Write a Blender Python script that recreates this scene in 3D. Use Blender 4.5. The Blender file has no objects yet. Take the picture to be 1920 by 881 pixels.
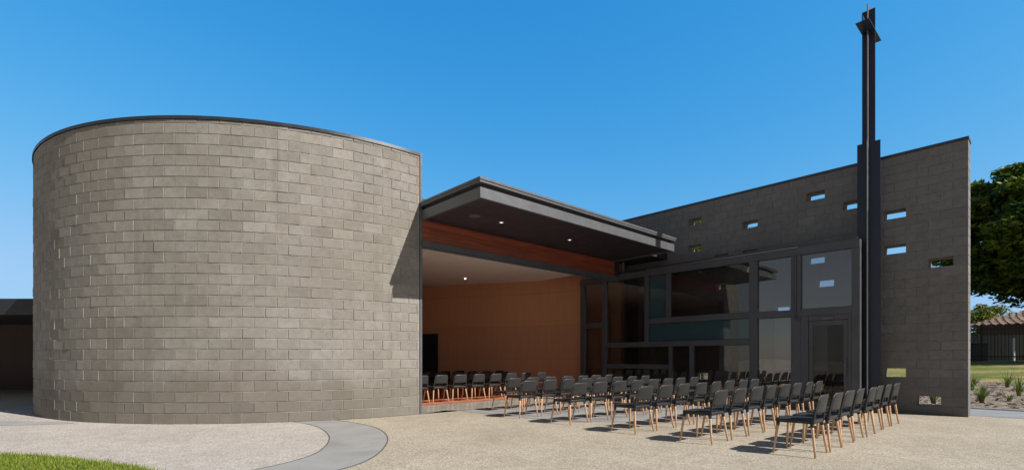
import bpy, bmesh, math, random
import numpy as np
from mathutils import Vector, Matrix, Quaternion
random.seed(7); rng = np.random.default_rng(7)
S = bpy.context.scene
COL = S.collection
R_ = math.radians
# ------------------------------------------------------------------ frames
# camera stands at the origin looking along +Y.  The building has its own frame:
# u runs along the wide opening of the hall, v runs into the hall.
ANG = R_(42.45)
U = Vector((math.cos(ANG), math.sin(ANG), 0)); V = Vector((-math.sin(ANG), math.cos(ANG), 0))
E0 = Vector((-2.02, 10.95, 0))
def L(u, v, z=0.0): return E0 + U*u + V*v + Vector((0, 0, z))
DC = Vector((-6.27, 15.42, 0)); DR = 6.16           # drum centre and radius
SUN_EL, SUN_DIR = R_(38.8), Vector((.872, -.490, 0)).normalized()

# ------------------------------------------------------------------ materials
def newmat(name):
    m = bpy.data.materials.new(name); m.use_nodes = True
    nt = m.node_tree; b = nt.nodes['Principled BSDF']
    return m, nt, b
def nd(nt, t, **kw):
    n = nt.nodes.new(t)
    for k, v in kw.items():
        if k in n.inputs: n.inputs[k].default_value = v
        else: setattr(n, k, v)
    return n
def lk(nt, a, b): nt.links.new(a, b)
def coords(nt): return nd(nt, 'ShaderNodeTexCoord').outputs['Object']
def ramp(nt, fac, stops):
    r = nt.nodes.new('ShaderNodeValToRGB'); lk(nt, fac, r.inputs[0])
    els = r.color_ramp.elements
    while len(els) < len(stops): els.new(.5)
    for e, (p, c) in zip(els, stops): e.position = p; e.color = (*c, 1) if len(c) == 3 else c
    return r.outputs[0]
def noise(nt, co, scale, detail=4, rough=.55, dist=0):
    n = nd(nt, 'ShaderNodeTexNoise', Scale=scale, Detail=detail, Roughness=rough, Distortion=dist)
    lk(nt, co, n.inputs['Vector']); return n.outputs['Fac']
def mixc(nt, fac, a, b, mode='MIX'):
    n = nt.nodes.new('ShaderNodeMix'); n.data_type = 'RGBA'; n.blend_type = mode
    for s, v in ((n.inputs[0], fac), (n.inputs[6], a), (n.inputs[7], b)):
        if isinstance(v, (int, float)): s.default_value = v
        elif isinstance(v, tuple): s.default_value = (*v, 1)
        else: lk(nt, v, s)
    return n.outputs[2]
def bump(nt, b, h, strength=.3, dist=.01):
    n = nd(nt, 'ShaderNodeBump', Strength=strength, Distance=dist); lk(nt, h, n.inputs['Height'])
    lk(nt, n.outputs[0], b.inputs['Normal'])

def mat_simple(name, col, rough=.5, var=.15, scale=6, metallic=0, bscale=0, bstr=.1, spec=None):
    m, nt, b = newmat(name); co = coords(nt)
    f = noise(nt, co, scale)
    lo = tuple(c*(1-var) for c in col); hi = tuple(c*(1+var) for c in col)
    lk(nt, ramp(nt, f, [(.3, lo), (.7, hi)]), b.inputs['Base Color'])
    rr = ramp(nt, noise(nt, co, scale*2.3), [(.3, (rough*.85,)*3), (.7, (min(1, rough*1.15),)*3)])
    lk(nt, rr, b.inputs['Roughness']); b.inputs['Metallic'].default_value = metallic
    if spec is not None: b.inputs['Specular IOR Level'].default_value = spec
    if bscale: bump(nt, b, noise(nt, co, bscale, 3), bstr, .003)
    return m

def mat_block(name, c1, c2, stain):
    m, nt, b = newmat(name); co = coords(nt)
    at = nd(nt, 'ShaderNodeAttribute', attribute_name='tint')
    base = ramp(nt, at.outputs['Fac'], [(0, c1), (.55, tuple((x+y)/2 for x, y in zip(c1, c2))), (1, c2)])
    sp = noise(nt, co, 95, 3, .7)                         # aggregate grain
    base = mixc(nt, 1.0, base, ramp(nt, sp, [(.3, (.70, .70, .71)), (.5, (1, 1, 1)), (.68, (1.22, 1.2, 1.16))]), 'MULTIPLY')
    bl = noise(nt, co, 9, 5, .6)                          # blotches inside the blocks
    base = mixc(nt, 1.0, base, ramp(nt, bl, [(.3, (.86, .85, .84)), (.7, (1.1, 1.1, 1.1))]), 'MULTIPLY')
    st = noise(nt, co, .55, 5, .6, .6)                    # large weather stains
    base = mixc(nt, ramp(nt, st, [(.42, (0, 0, 0)), (.75, (.6, .6, .6))]), base, stain)
    mp = nd(nt, 'ShaderNodeMapping'); lk(nt, co, mp.inputs[0]); mp.inputs['Scale'].default_value = (2.2, 2.2, .12)
    sk = noise(nt, mp.outputs[0], 1.7, 5, .6)             # long water streaks
    base = mixc(nt, ramp(nt, sk, [(.56, (0, 0, 0)), (.78, (.42, .42, .42))]), base, tuple(x*.78 for x in stain))
    ef = noise(nt, co, 2.6, 6, .72, .8)                   # pale salt bloom in small patches
    base = mixc(nt, ramp(nt, ef, [(.66, (0, 0, 0)), (.80, (.30, .30, .30))]), base, (.42, .41, .39))
    sz = nd(nt, 'ShaderNodeSeparateXYZ'); lk(nt, co, sz.inputs[0])
    hm = nd(nt, 'ShaderNodeMath', operation='MULTIPLY_ADD'); lk(nt, noise(nt, co, 1.6, 5, .65), hm.inputs[0]); hm.inputs[1].default_value = -1.3; lk(nt, sz.outputs[2], hm.inputs[2])
    base = mixc(nt, ramp(nt, hm.outputs[0], [(0, (.5, .5, .5)), (.35, (0, 0, 0))]), base, tuple(x*.8 for x in stain))   # splashed dirt at the foot
    lk(nt, base, b.inputs['Base Color']); b.inputs['Roughness'].default_value = .88
    b.inputs['Specular IOR Level'].default_value = .25
    bump(nt, b, noise(nt, co, 120, 4, .7), .35, .006)
    return m

def mat_aggregate(name, dark, mid, light, pebble):
    m, nt, b = newmat(name); co = coords(nt)
    vo = nd(nt, 'ShaderNodeTexVoronoi', Scale=80.0, Randomness=1.0); lk(nt, co, vo.inputs['Vector'])
    sep = nd(nt, 'ShaderNodeSeparateColor'); lk(nt, vo.outputs['Color'], sep.inputs[0])
    c = ramp(nt, sep.outputs[0], [(0, dark), (.22, mid), (.62, light), (.86, pebble), (1, tuple(x*1.25 for x in pebble))])
    g = noise(nt, co, 34, 4, .7)
    c = mixc(nt, 1.0, c, ramp(nt, g, [(.32, (.78, .78, .78)), (.68, (1.17, 1.17, 1.17))]), 'MULTIPLY')
    g2 = noise(nt, co, .7, 6, .65, .4)
    c = mixc(nt, 1.0, c, ramp(nt, g2, [(.3, (.87, .86, .84)), (.7, (1.1, 1.1, 1.1))]), 'MULTIPLY')
    g3 = noise(nt, co, 4.5, 5, .6)
    c = mixc(nt, 1.0, c, ramp(nt, g3, [(.32, (.92, .915, .9)), (.65, (1.05, 1.05, 1.05))]), 'MULTIPLY')
    lk(nt, c, b.inputs['Base Color']); b.inputs['Roughness'].default_value = .85
    b.inputs['Specular IOR Level'].default_value = .3
    bump(nt, b, vo.outputs['Distance'], .5, .004)
    return m

def mat_concrete(name, col, rough=.6):
    m, nt, b = newmat(name); co = coords(nt)
    c = ramp(nt, noise(nt, co, 1.3, 8, .62, .5), [(.28, tuple(x*.78 for x in col)), (.5, col), (.72, tuple(x*1.14 for x in col))])
    c = mixc(nt, 1.0, c, ramp(nt, noise(nt, co, 70, 3, .7), [(.3, (.9,)*3), (.7, (1.07,)*3)]), 'MULTIPLY')
    lk(nt, c, b.inputs['Base Color'])
    lk(nt, ramp(nt, noise(nt, co, 2.2, 5), [(.3, (rough*.8,)*3), (.7, (min(1, rough*1.2),)*3)]), b.inputs['Roughness'])
    bump(nt, b, noise(nt, co, 40, 4), .08, .003)
    return m

def mat_wood(name, dark, light, axis='X', scale=1.0, rough=.5, board=0.0, seam=.25, vary=(.72, 1.25)):
    m, nt, b = newmat(name); co = coords(nt)
    mp = nd(nt, 'ShaderNodeMapping'); lk(nt, co, mp.inputs[0])
    st = {'X': (.6, 14, 14), 'Y': (14, .6, 14), 'Z': (14, 14, .6)}[axis]
    mp.inputs['Scale'].default_value = tuple(s*scale for s in st)
    g = noise(nt, mp.outputs[0], 1.6, 6, .6, 1.2)
    c = ramp(nt, g, [(.25, dark), (.72, light)])
    if board:
        sx = nd(nt, 'ShaderNodeSeparateXYZ'); lk(nt, co, sx.inputs[0])
        d = nd(nt, 'ShaderNodeMath', operation='DIVIDE'); lk(nt, sx.outputs[2], d.inputs[0]); d.inputs[1].default_value = board
        fl = nd(nt, 'ShaderNodeMath', operation='FLOOR'); lk(nt, d.outputs[0], fl.inputs[0])
        wn = nd(nt, 'ShaderNodeTexWhiteNoise', noise_dimensions='1D'); lk(nt, fl.outputs[0], wn.inputs['W'])
        c = mixc(nt, 1.0, c, ramp(nt, wn.outputs['Value'], [(0, (vary[0],)*3), (1, (vary[1],)*3)]), 'MULTIPLY')
        fr = nd(nt, 'ShaderNodeMath', operation='FRACT'); lk(nt, d.outputs[0], fr.inputs[0])
        c = mixc(nt, 1.0, c, ramp(nt, fr.outputs[0], [(0, (seam,)*3), (.04, (1, 1, 1))]), 'MULTIPLY')
    lk(nt, c, b.inputs['Base Color']); b.inputs['Roughness'].default_value = rough
    bump(nt, b, g, .12, .002)
    return m

def mat_leaf(name, c1, c2, c3, trans=.25):
    m, nt, b = newmat(name)
    at = nd(nt, 'ShaderNodeAttribute', attribute_name='tint')
    c = ramp(nt, at.outputs['Fac'], [(0, c1), (.5, c2), (1, c3)])
    lk(nt, c, b.inputs['Base Color']); b.inputs['Roughness'].default_value = .5
    b.inputs['Specular IOR Level'].default_value = .35
    t = nd(nt, 'ShaderNodeBsdfTranslucent'); lk(nt, mixc(nt, 1.0, c, (1.1, 1.25, .5), 'MULTIPLY'), t.inputs[0])
    mx = nd(nt, 'ShaderNodeMixShader'); mx.inputs[0].default_value = trans
    lk(nt, b.outputs[0], mx.inputs[1]); lk(nt, t.outputs[0], mx.inputs[2])
    lk(nt, mx.outputs[0], nt.nodes['Material Output'].inputs['Surface'])
    return m

def mat_glass(name, tint, refl, body=None):
    """pane of architectural glass: tinted see-through plus a mirror reflection"""
    m, nt, b = newmat(name); nt.nodes.remove(b)
    t = nd(nt, 'ShaderNodeBsdfTransparent'); t.inputs[0].default_value = (*tint, 1)
    if body:                                                   # part opaque colour coat
        d = nd(nt, 'ShaderNodeBsdfDiffuse'); d.inputs[0].default_value = (*body, 1)
        m0 = nd(nt, 'ShaderNodeMixShader'); m0.inputs[0].default_value = .75
        lk(nt, t.outputs[0], m0.inputs[1]); lk(nt, d.outputs[0], m0.inputs[2]); t = m0
    g = nd(nt, 'ShaderNodeBsdfGlossy'); g.inputs['Roughness'].default_value = .0
    co = coords(nt)
    bp = nd(nt, 'ShaderNodeBump', Strength=.06, Distance=.05); lk(nt, noise(nt, co, .9, 2), bp.inputs['Height'])
    lk(nt, bp.outputs[0], g.inputs['Normal'])
    fr = nd(nt, 'ShaderNodeLayerWeight', Blend=.35)
    a = nd(nt, 'ShaderNodeMath', operation='MULTIPLY_ADD'); lk(nt, fr.outputs['Fresnel'], a.inputs[0])
    a.inputs[1].default_value = .8; a.inputs[2].default_value = refl
    mx = nd(nt, 'ShaderNodeMixShader'); lk(nt, a.outputs[0], mx.inputs[0])
    lk(nt, t.outputs[0], mx.inputs[1]); lk(nt, g.outputs[0], mx.inputs[2])
    lk(nt, mx.outputs[0], nt.nodes['Material Output'].inputs['Surface'])
    return m

M = {}
M['block_warm'] = mat_block('concrete_block_grey', (.214, .199, .181), (.305, .287, .264), (.165, .143, .115))
M['block_shaded'] = mat_block('concrete_block_grey_shaded', (.162, .158, .160), (.210, .206, .207), (.150, .146, .146))  # same block as the drum, the wall's shade darkened into its colour
M['mortar'] = mat_simple('mortar', (.33, .32, .30), .95, .15, 8)
M['mortar_dark'] = mat_simple('mortar_dark', (.19, .18, .17), .95, .2, 8)
M['steel'] = mat_simple('dark_painted_steel', (.078, .081, .094), .42, .12, 3, .0, 60, .03)
M['steel_light'] = mat_simple('grey_painted_steel', (.135, .139, .150), .40, .08, 3, .3)
M['capping'] = mat_simple('folded_metal_capping', (.085, .088, .095), .36, .12, 2, .75)
M['dark_fascia'] = mat_simple('dark_fascia_paint', (.018, .02, .026), .5, .1, 3)
M['cross_sky_tint'] = mat_simple('dark_steel_sky_tint', (.018, .024, .048), .34, .12, 3)  # navy of the reflected sky put into the colour of dark steel
M['alu'] = mat_simple('bare_flashing', (.5, .5, .52), .35, .1, 4, .9)
M['soffit'] = mat_simple('soffit_paint', (.030, .024, .034), .55, .2, 1.2)
M['timber_red'] = mat_wood('red_timber_lining', (.12, .026, .013), (.34, .080, .038), 'X', 1.0, .45, .112)
M['plywood'] = mat_wood('orange_wood_panel', (.56, .275, .150), (.63, .325, .185), 'Z', .55, .5, 1.2, .8, (.95, 1.05))
M['ceiling'] = mat_simple('plaster_ceiling', (.90, .87, .82), .8, .04, 2)
M['inside'] = mat_simple('inner_lining', (.60, .52, .44), .8, .1, 2)
M['black'] = mat_simple('black_door_paint', (.012, .012, .016), .5, .2, 3)
M['aggregate'] = mat_aggregate('exposed_aggregate', (.24, .205, .16), (.35, .305, .24), (.425, .375, .305), (.50, .45, .375))
M['aggregate_pale'] = mat_aggregate('pale_exposed_aggregate', (.27, .245, .225), (.38, .35, .325), (.455, .42, .395), (.53, .495, .47))
M['smooth_concrete'] = mat_concrete('smooth_grey_concrete', (.315, .312, .312))
M['polished'] = mat_concrete('polished_concrete', (.38, .355, .32), .25)
M['joint'] = mat_simple('joint_filler', (.10, .095, .09), .8, .2, 5)
M['carpet'] = mat_simple('terracotta_carpet', (.50, .155, .075), .95, .2, 40)
M['chair_plastic'] = mat_simple('charcoal_plastic', (.031, .031, .032), .5, .12, 9, 0, 300, .05, .3)
M['chair_wood'] = mat_wood('beech_leg', (.50, .29, .165), (.66, .42, .26), 'Z', 3.0, .45)
M['glass'] = mat_glass('clear_glass', (.75, .75, .76), .05)
M['glass_grey'] = mat_glass('grey_glass', (.70, .70, .72), .135)
M['glass_door'] = mat_glass('door_glass', (.6, .6, .6), .0)
M['glass_teal'] = mat_glass('teal_glass', (.10, .25, .30), .04, (.05, .105, .125))
M['leaf_fig'] = mat_leaf('fig_leaf', (.028, .058, .017), (.075, .125, .022), (.23, .26, .04))
M['leaf_olive'] = mat_leaf('olive_leaf', (.09, .12, .03), (.20, .22, .05), (.36, .34, .10))
M['leaf_strap'] = mat_leaf('strap_leaf', (.06, .10, .025), (.12, .17, .04), (.24, .28, .09))
M['grass'] = mat_leaf('lawn_blade', (.13, .19, .02), (.22, .29, .03), (.36, .38, .08), .35)
M['bark'] = mat_simple('bark', (.11, .085, .065), .9, .3, 5, 0, 20, .4)
M['mulch'] = mat_aggregate('bark_mulch', (.07, .045, .03), (.17, .125, .09), (.27, .21, .165), (.42, .36, .30))
M['soil'] = mat_simple('lawn_soil', (.07, .09, .025), .95, .3, 10)
M['tile'] = mat_simple('terracotta_roof_tile', (.15, .10, .078), .8, .35, 1.6)
M['brickhouse'] = mat_simple('brown_house_brick', (.10, .065, .055), .9, .2, 5)
M['paling'] = mat_wood('weathered_paling', (.15, .135, .125), (.27, .25, .235), 'Z', 1.0, .9)
M['white_paint'] = mat_simple('white_paint', (.75, .75, .73), .5, .05, 3)
m, nt, b = newmat('lit_lamp'); b.inputs['Emission Color'].default_value = (1, .95, .85, 1); b.inputs['Emission Strength'].default_value = 1.1
b.inputs['Base Color'].default_value = (.8, .8, .8, 1); M['lamp'] = m
m2 = m.copy(); m2.name = 'lit_ceiling_lamp'; m2.node_tree.nodes['Principled BSDF'].inputs['Emission Strength'].default_value = 3; M['lamp_bright'] = m2

# lawn sheet with dry patches
m, nt, b = newmat('lawn_patchy'); co = coords(nt)
c = ramp(nt, noise(nt, co, .35, 5, .6, .8), [(.32, (.10, .15, .028)), (.47, (.20, .21, .065)), (.62, (.36, .30, .15))])
c = mixc(nt, 1.0, c, ramp(nt, noise(nt, co, 14, 4, .7), [(.3, (.6,)*3), (.7, (1.35,)*3)]), 'MULTIPLY')
lk(nt, c, b.inputs['Base Color']); b.inputs['Roughness'].default_value = 1; b.inputs['Specular IOR Level'].default_value = .1
bump(nt, b, noise(nt, co, 30, 4, .7), .8, .05); M['lawn'] = m

# ------------------------------------------------------------------ object helpers
def empty(name, loc, label, cat, group=None, rz=0.0):
    o = bpy.data.objects.new(name, None); COL.objects.link(o)
    o.location = loc; o.rotation_euler = (0, 0, rz); o.empty_display_size = .2
    tag(o, label, cat, group); return o
def tag(o, label=None, cat=None, group=None, kind=None):
    if label: o['label'] = label
    if cat: o['category'] = cat
    if group: o['group'] = group
    if kind: o['kind'] = kind
    return o
def wmat(o):
    m = Matrix.Translation(o.location) @ o.rotation_euler.to_matrix().to_4x4()
    return wmat(o.parent) @ m if o.parent else m
def link_mesh(name, me, mats, parent=None, base=None, rz=0.0, smooth=False):
    """me is in WORLD coordinates; the object's own origin is put at base (top-level) or its parent's origin"""
    if not isinstance(mats, (list, tuple)): mats = [mats]
    for mm in mats: me.materials.append(mm)
    o = bpy.data.objects.new(name, me); COL.objects.link(o)
    if parent is not None:
        me.transform(wmat(parent).inverted()); o.parent = parent
    elif base is not None:
        o.location = base; o.rotation_euler = (0, 0, rz); me.transform(wmat(o).inverted())
    if smooth: me.polygons.foreach_set('use_smooth', [True]*len(me.polygons))
    return o
def obj(name, bm, mats, parent=None, base=None, rz=0.0, smooth=False, bevel=0, segs=2):
    bmesh.ops.recalc_face_normals(bm, faces=bm.faces)
    if bevel:
        es = [e for e in bm.edges if len(e.link_faces) == 2 and e.calc_face_angle() > .6]
        bmesh.ops.bevel(bm, geom=es, offset=bevel, segments=segs, affect='EDGES', profile=.5)
    me = bpy.data.meshes.new(name); bm.to_mesh(me); bm.free()
    return link_mesh(name, me, mats, parent, base, rz, smooth)
def hexa(bm, pts, mi=0):
    vs = [bm.verts.new(p) for p in pts]
    for f in ((0, 3, 2, 1), (4, 5, 6, 7), (0, 1, 5, 4), (1, 2, 6, 5), (2, 3, 7, 6), (3, 0, 4, 7)):
        bm.faces.new([vs[i] for i in f]).material_index = mi
def bx(bm, u0, u1, v0, v1, z0, z1, mi=0):            # box in the building's frame
    hexa(bm, [L(u0, v0, z0), L(u1, v0, z0), L(u1, v1, z0), L(u0, v1, z0), L(u0, v0, z1), L(u1, v0, z1), L(u1, v1, z1), L(u0, v1, z1)], mi)
def bw(bm, x0, x1, y0, y1, z0, z1, mi=0):            # box in world axes
    hexa(bm, [Vector(p) for p in ((x0, y0, z0), (x1, y0, z0), (x1, y1, z0), (x0, y1, z0), (x0, y0, z1), (x1, y0, z1), (x1, y1, z1), (x0, y1, z1))], mi)
def BM(): return bmesh.new()
def tube(bm, pts, rads, n=8, cap=True):
    pts = [Vector(p) for p in pts]; rings = []
    for i, p in enumerate(pts):
        d = (pts[min(i+1, len(pts)-1)] - pts[max(i-1, 0)]).normalized()
        a = d.cross(Vector((0, 0, 1)) if abs(d.z) < .9 else Vector((1, 0, 0))).normalized(); b = d.cross(a)
        r = rads[i] if isinstance(rads, (list, tuple)) else rads
        rings.append([bm.verts.new(p + (a*math.cos(t) + b*math.sin(t))*r) for t in (2*math.pi*k/n for k in range(n))])
    for r0, r1 in zip(rings, rings[1:]):
        for k in range(n): bm.faces.new((r0[k], r0[(k+1) % n], r1[(k+1) % n], r1[k]))
    if cap: bm.faces.new(rings[0][::-1]); bm.faces.new(rings[-1])
def disc(bm, c, r, z0, z1, n=24):
    a = [bm.verts.new((c.x+r*math.cos(t), c.y+r*math.sin(t), z0)) for t in (2*math.pi*k/n for k in range(n))]
    b = [bm.verts.new((c.x+r*math.cos(t), c.y+r*math.sin(t), z1)) for t in (2*math.pi*k/n for k in range(n))]
    bm.faces.new(a[::-1]); bm.faces.new(b)
    for k in range(n): bm.faces.new((a[k], a[(k+1) % n], b[(k+1) % n], b[k]))
def sheet(name, pts, z, m, **kw):
    bm = BM(); vs = [bm.verts.new((p[0], p[1], z)) for p in pts]; f = bm.faces.new(vs)
    bmesh.ops.triangulate(bm, faces=[f]); 
    me = bpy.data.meshes.new(name)
    for f in bm.faces:
        if f.normal.z < 0: f.normal_flip()
    bm.to_mesh(me); bm.free()
    return link_mesh(name, me, m, **kw)
def smooth_line(pts, n=8):
    pts = [Vector(p) for p in pts]; out = []
    for i in range(len(pts)-1):
        p0, p1, p2, p3 = pts[max(i-1, 0)], pts[i], pts[i+1], pts[min(i+2, len(pts)-1)]
        for k in range(n):
            t = k/n
            out.append(.5*((2*p1)+(p2-p0)*t+(2*p0-5*p1+4*p2-p3)*t*t+(3*p1-p0-3*p2+p3)*t**3))
    out.append(pts[-1]); return out
def strip(bm, pts, w, z0, z1):
    n = len(pts)
    for i in range(n-1):
        a, b = pts[i], pts[i+1]; d = (b-a); d.z = 0; d.normalize(); s = Vector((-d.y, d.x, 0))*w/2
        hexa(bm, [Vector((*(q.xy), zz)) for zz in (z0, z1) for q in (a-s, b-s, b+s, a+s)])

# ------------------------------------------------------------------ world, sun, camera
w = bpy.data.worlds.new('World'); S.world = w; w.use_nodes = True
nt = w.node_tree; bg = nt.nodes['Background']
sky = nt.nodes.new('ShaderNodeTexSky'); sky.sky_type = 'NISHITA'; sky.sun_disc = False
sky.sun_elevation = SUN_EL; sky.sun_rotation = math.atan2(SUN_DIR.x, SUN_DIR.y)
sky.altitude = 0; sky.air_density = 1.0; sky.dust_density = .25; sky.ozone_density = 2.0
hs = nt.nodes.new('ShaderNodeHueSaturation'); hs.inputs['Saturation'].default_value = 1.22; hs.inputs['Hue'].default_value = .49
nt.links.new(sky.outputs[0], hs.inputs['Color'])
# deep clear blue ahead of the camera, a paler hazier sky behind it (the glass screen mirrors that pale sky)
EXPO, SKY_STR = .5, .15
K0, K1 = .2196, SKY_STR*2**EXPO
sp = nt.nodes.new('ShaderNodeSeparateColor'); cb = nt.nodes.new('ShaderNodeCombineColor'); nt.links.new(hs.outputs[0], sp.inputs[0])
def mth(op, a, b):
    n = nt.nodes.new('ShaderNodeMath'); n.operation = op
    for q, v in enumerate((a, b)):
        if isinstance(v, (int, float)): n.inputs[q].default_value = v
        else: nt.links.new(v, n.inputs[q])
    return n.outputs[0]
for i, (top, k, e) in enumerate(((.36, 4.5, 1.7), (.64, 1.95, 1.03), (.93, 2.15, .95))):     # soft ceiling per channel
    x = mth('POWER', mth('MULTIPLY', sp.outputs[i], K0), e)
    y = mth('SUBTRACT', 1.0, mth('POWER', math.e, mth('MULTIPLY', x, -k)))
    nt.links.new(mth('MULTIPLY', y, top/K1), cb.inputs[i])
hz = nt.nodes.new('ShaderNodeHueSaturation'); hz.inputs['Saturation'].default_value = .48; hz.inputs['Value'].default_value = .27
nt.links.new(sky.outputs[0], hz.inputs['Color'])
tc = nt.nodes.new('ShaderNodeTexCoord'); sx = nt.nodes.new('ShaderNodeSeparateXYZ'); nt.links.new(tc.outputs['Generated'], sx.inputs[0])
mr = nt.nodes.new('ShaderNodeMapRange'); mr.interpolation_type = 'SMOOTHSTEP'
mr.inputs['From Min'].default_value = .12; mr.inputs['From Max'].default_value = .52; nt.links.new(sx.outputs['Y'], mr.inputs['Value'])
mxs = nt.nodes.new('ShaderNodeMix'); mxs.data_type = 'RGBA'; nt.links.new(mr.outputs[0], mxs.inputs[0])
nt.links.new(hz.outputs[0], mxs.inputs[6]); nt.links.new(cb.outputs[0], mxs.inputs[7]); nt.links.new(mxs.outputs[2], bg.inputs[0])
bg.inputs[1].default_value = SKY_STR
sl = bpy.data.lights.new('sun', 'SUN'); sl.energy = 4.4; sl.angle = R_(.5); sl.color = (1, .95, .87)
so = bpy.data.objects.new('sun', sl); COL.objects.link(so)
sd = Vector((SUN_DIR.x*math.cos(SUN_EL), SUN_DIR.y*math.cos(SUN_EL), math.sin(SUN_EL)))
so.rotation_euler = sd.to_track_quat('Z', 'Y').to_euler(); so.location = sd*60
cam = bpy.data.cameras.new('camera'); co_ = bpy.data.objects.new('camera', cam); COL.objects.link(co_)
co_.location = (0, 0, 1.22); co_.rotation_euler = (R_(90), 0, 0)
cam.sensor_width = 36; cam.lens = 935/1920*36; cam.shift_y = 231.5/1920; cam.clip_end = 3000; cam.clip_start = .05
S.camera = co_
S.view_settings.view_transform = 'Standard'; S.view_settings.look = 'None'; S.view_settings.gamma = 1
S.view_settings.exposure = EXPO; S.view_settings.use_curve_mapping = False
S.render.engine = 'CYCLES'
S.cycles.max_bounces = 12; S.cycles.diffuse_bounces = 8; S.cycles.transparent_max_bounces = 16

# ------------------------------------------------------------------ ground
G = 420
tag(sheet('ground', [(-G, -G), (G, -G), (G, G), (-G, G)], 0, M['aggregate']), kind='structure')
outer = smooth_line([(-3.9, 10.05, 0), (-3.42, 9.85, 0), (-2.48, 8.91, 0), (-1.95, 7.8, 0), (-1.73, 6.59, 0), (-1.78, 5.75, 0), (-2.1, 5.2, 0), (-2.9, 4.3, 0)])
inner = smooth_line([(-4.75, 9.85, 0), (-4.2, 9.6, 0), (-3.48, 8.91, 0), (-2.84, 7.75, 0), (-2.54, 6.59, 0), (-2.62, 5.9, 0), (-2.95, 5.3, 0), (-3.8, 4.3, 0)])
tag(sheet('curved_path', [p.xy for p in outer] + [p.xy for p in reversed(inner)], .004, M['smooth_concrete']), kind='structure')
tag(sheet('paving', [p.xy for p in inner] + [(-9, 3.2), (-16, 6.6), (-13.5, 12), (-9, 11.5), (-7, 11)], .0041, M['aggregate_pale']), kind='structure')
bm = BM(); strip(bm, outer[4:], .016, .001, .0075); strip(bm, inner[4:], .016, .001, .0075)
tag(obj('path_edge_joint', bm, M['joint']), kind='structure')
apron = smooth_line([(-2.0, 11.4, 0), (-1.43, 11.76, 0), (-.72, 11.18, 0), (0, 10.5, 0), (.84, 9.88, 0), (1.74, 9.62, 0), (2.69, 9.70, 0), (3.89, 10.1, 0), (5.2, 10.56, 0), (6.45, 10.97, 0), (8.3, 11.75, 0)])[6:]
tag(sheet('concrete_apron', [p.xy for p in apron] + [L(8.0, -6.3).xy, L(8.0, .0).xy, L(0.1, .0).xy], .0045, M['smooth_concrete']), kind='structure')
lp = smooth_line([(-18, 8.4, 0), (-12, 8.85, 0), (-9.4, 9.05, 0), (-8.2, 9.35, 0)])
lq = smooth_line([(-18, 9.5, 0), (-12, 9.75, 0), (-10, 9.7, 0), (-8.6, 9.62, 0)])
tag(sheet('side_path', [p.xy for p in lp] + [p.xy for p in reversed(lq)], .0083, mat_concrete('side_path_concrete', (.36, .34, .335))), kind='structure')

# lawn in the near left corner: soil sheet plus blades of grass
edge = smooth_line([(-8.6, 7.1, 0), (-6.6, 6.36, 0), (-5.8, 6.2, 0), (-4.93, 5.88, 0), (-4.2, 5.58, 0), (-3.5, 5.1, 0), (-2.9, 4.3, 0)])
lawn_poly = [p.xy for p in edge] + [Vector((-2.9, 3.0)), Vector((-9.5, 3.0)), Vector((-9.5, 7.1))]
tag(sheet('lawn_soil', lawn_poly, .012, M['soil']), kind='structure')
def inside(p, poly):
    c = False; j = len(poly)-1
    for i in range(len(poly)):
        a, b2 = poly[i], poly[j]
        if (a[1] > p[1]) != (b2[1] > p[1]) and p[0] < (b2[0]-a[0])*(p[1]-a[1])/(b2[1]-a[1])+a[0]: c = not c
        j = i
    return c
def blades(name, pts, hmin, hmax, width, m, lean=.5, **kw):
    """one mesh of bent, tapered grass blades (5 vertices, 2 faces each)"""
    n = len(pts); P = np.array(pts, float); a = rng.uniform(0, 2*np.pi, n); h = rng.uniform(hmin, hmax, n); ln = rng.uniform(.1, lean, n)
    d = np.stack([np.cos(a), np.sin(a), np.zeros(n)], 1); s = np.stack([-np.sin(a), np.cos(a), np.zeros(n)], 1)*width/2
    up = np.array([0, 0, 1.0])
    m1 = P + d*(h*ln*.3)[:, None] + up*(h*.55)[:, None]; tp = P + d*(h*ln)[:, None] + up*h[:, None]
    vs = np.stack([P-s, P+s, m1+s*.8, m1-s*.8, tp], 1).reshape(-1, 3)
    i = np.arange(n)*5
    f4 = np.stack([i, i+1, i+2, i+3], 1).tolist(); f3 = np.stack([i+3, i+2, i+4], 1).tolist()
    me = bpy.data.meshes.new(name); me.from_pydata(vs.tolist(), [], f4+f3)
    t = np.concatenate([rng.random(n)]*2).astype(np.float32)
    at = me.attributes.new('tint', 'FLOAT', 'FACE'); at.data.foreach_set('value', t)
    return link_mesh(name, me, m, **kw)
pts = []
while len(pts) < 26000:
    p = (rng.uniform(-9.0, -2.9), rng.uniform(4.9, 7.1), .012)
    q = (p[0]+rng.normal(0, .02), p[1]+rng.normal(0, .03))
    if inside(q, lawn_poly): pts.append(p)
tag(blades('lawn_grass', pts, .025, .06, .006, M['grass'], .9), 'bright green mown lawn in the near left corner', 'lawn', kind='stuff')

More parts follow.
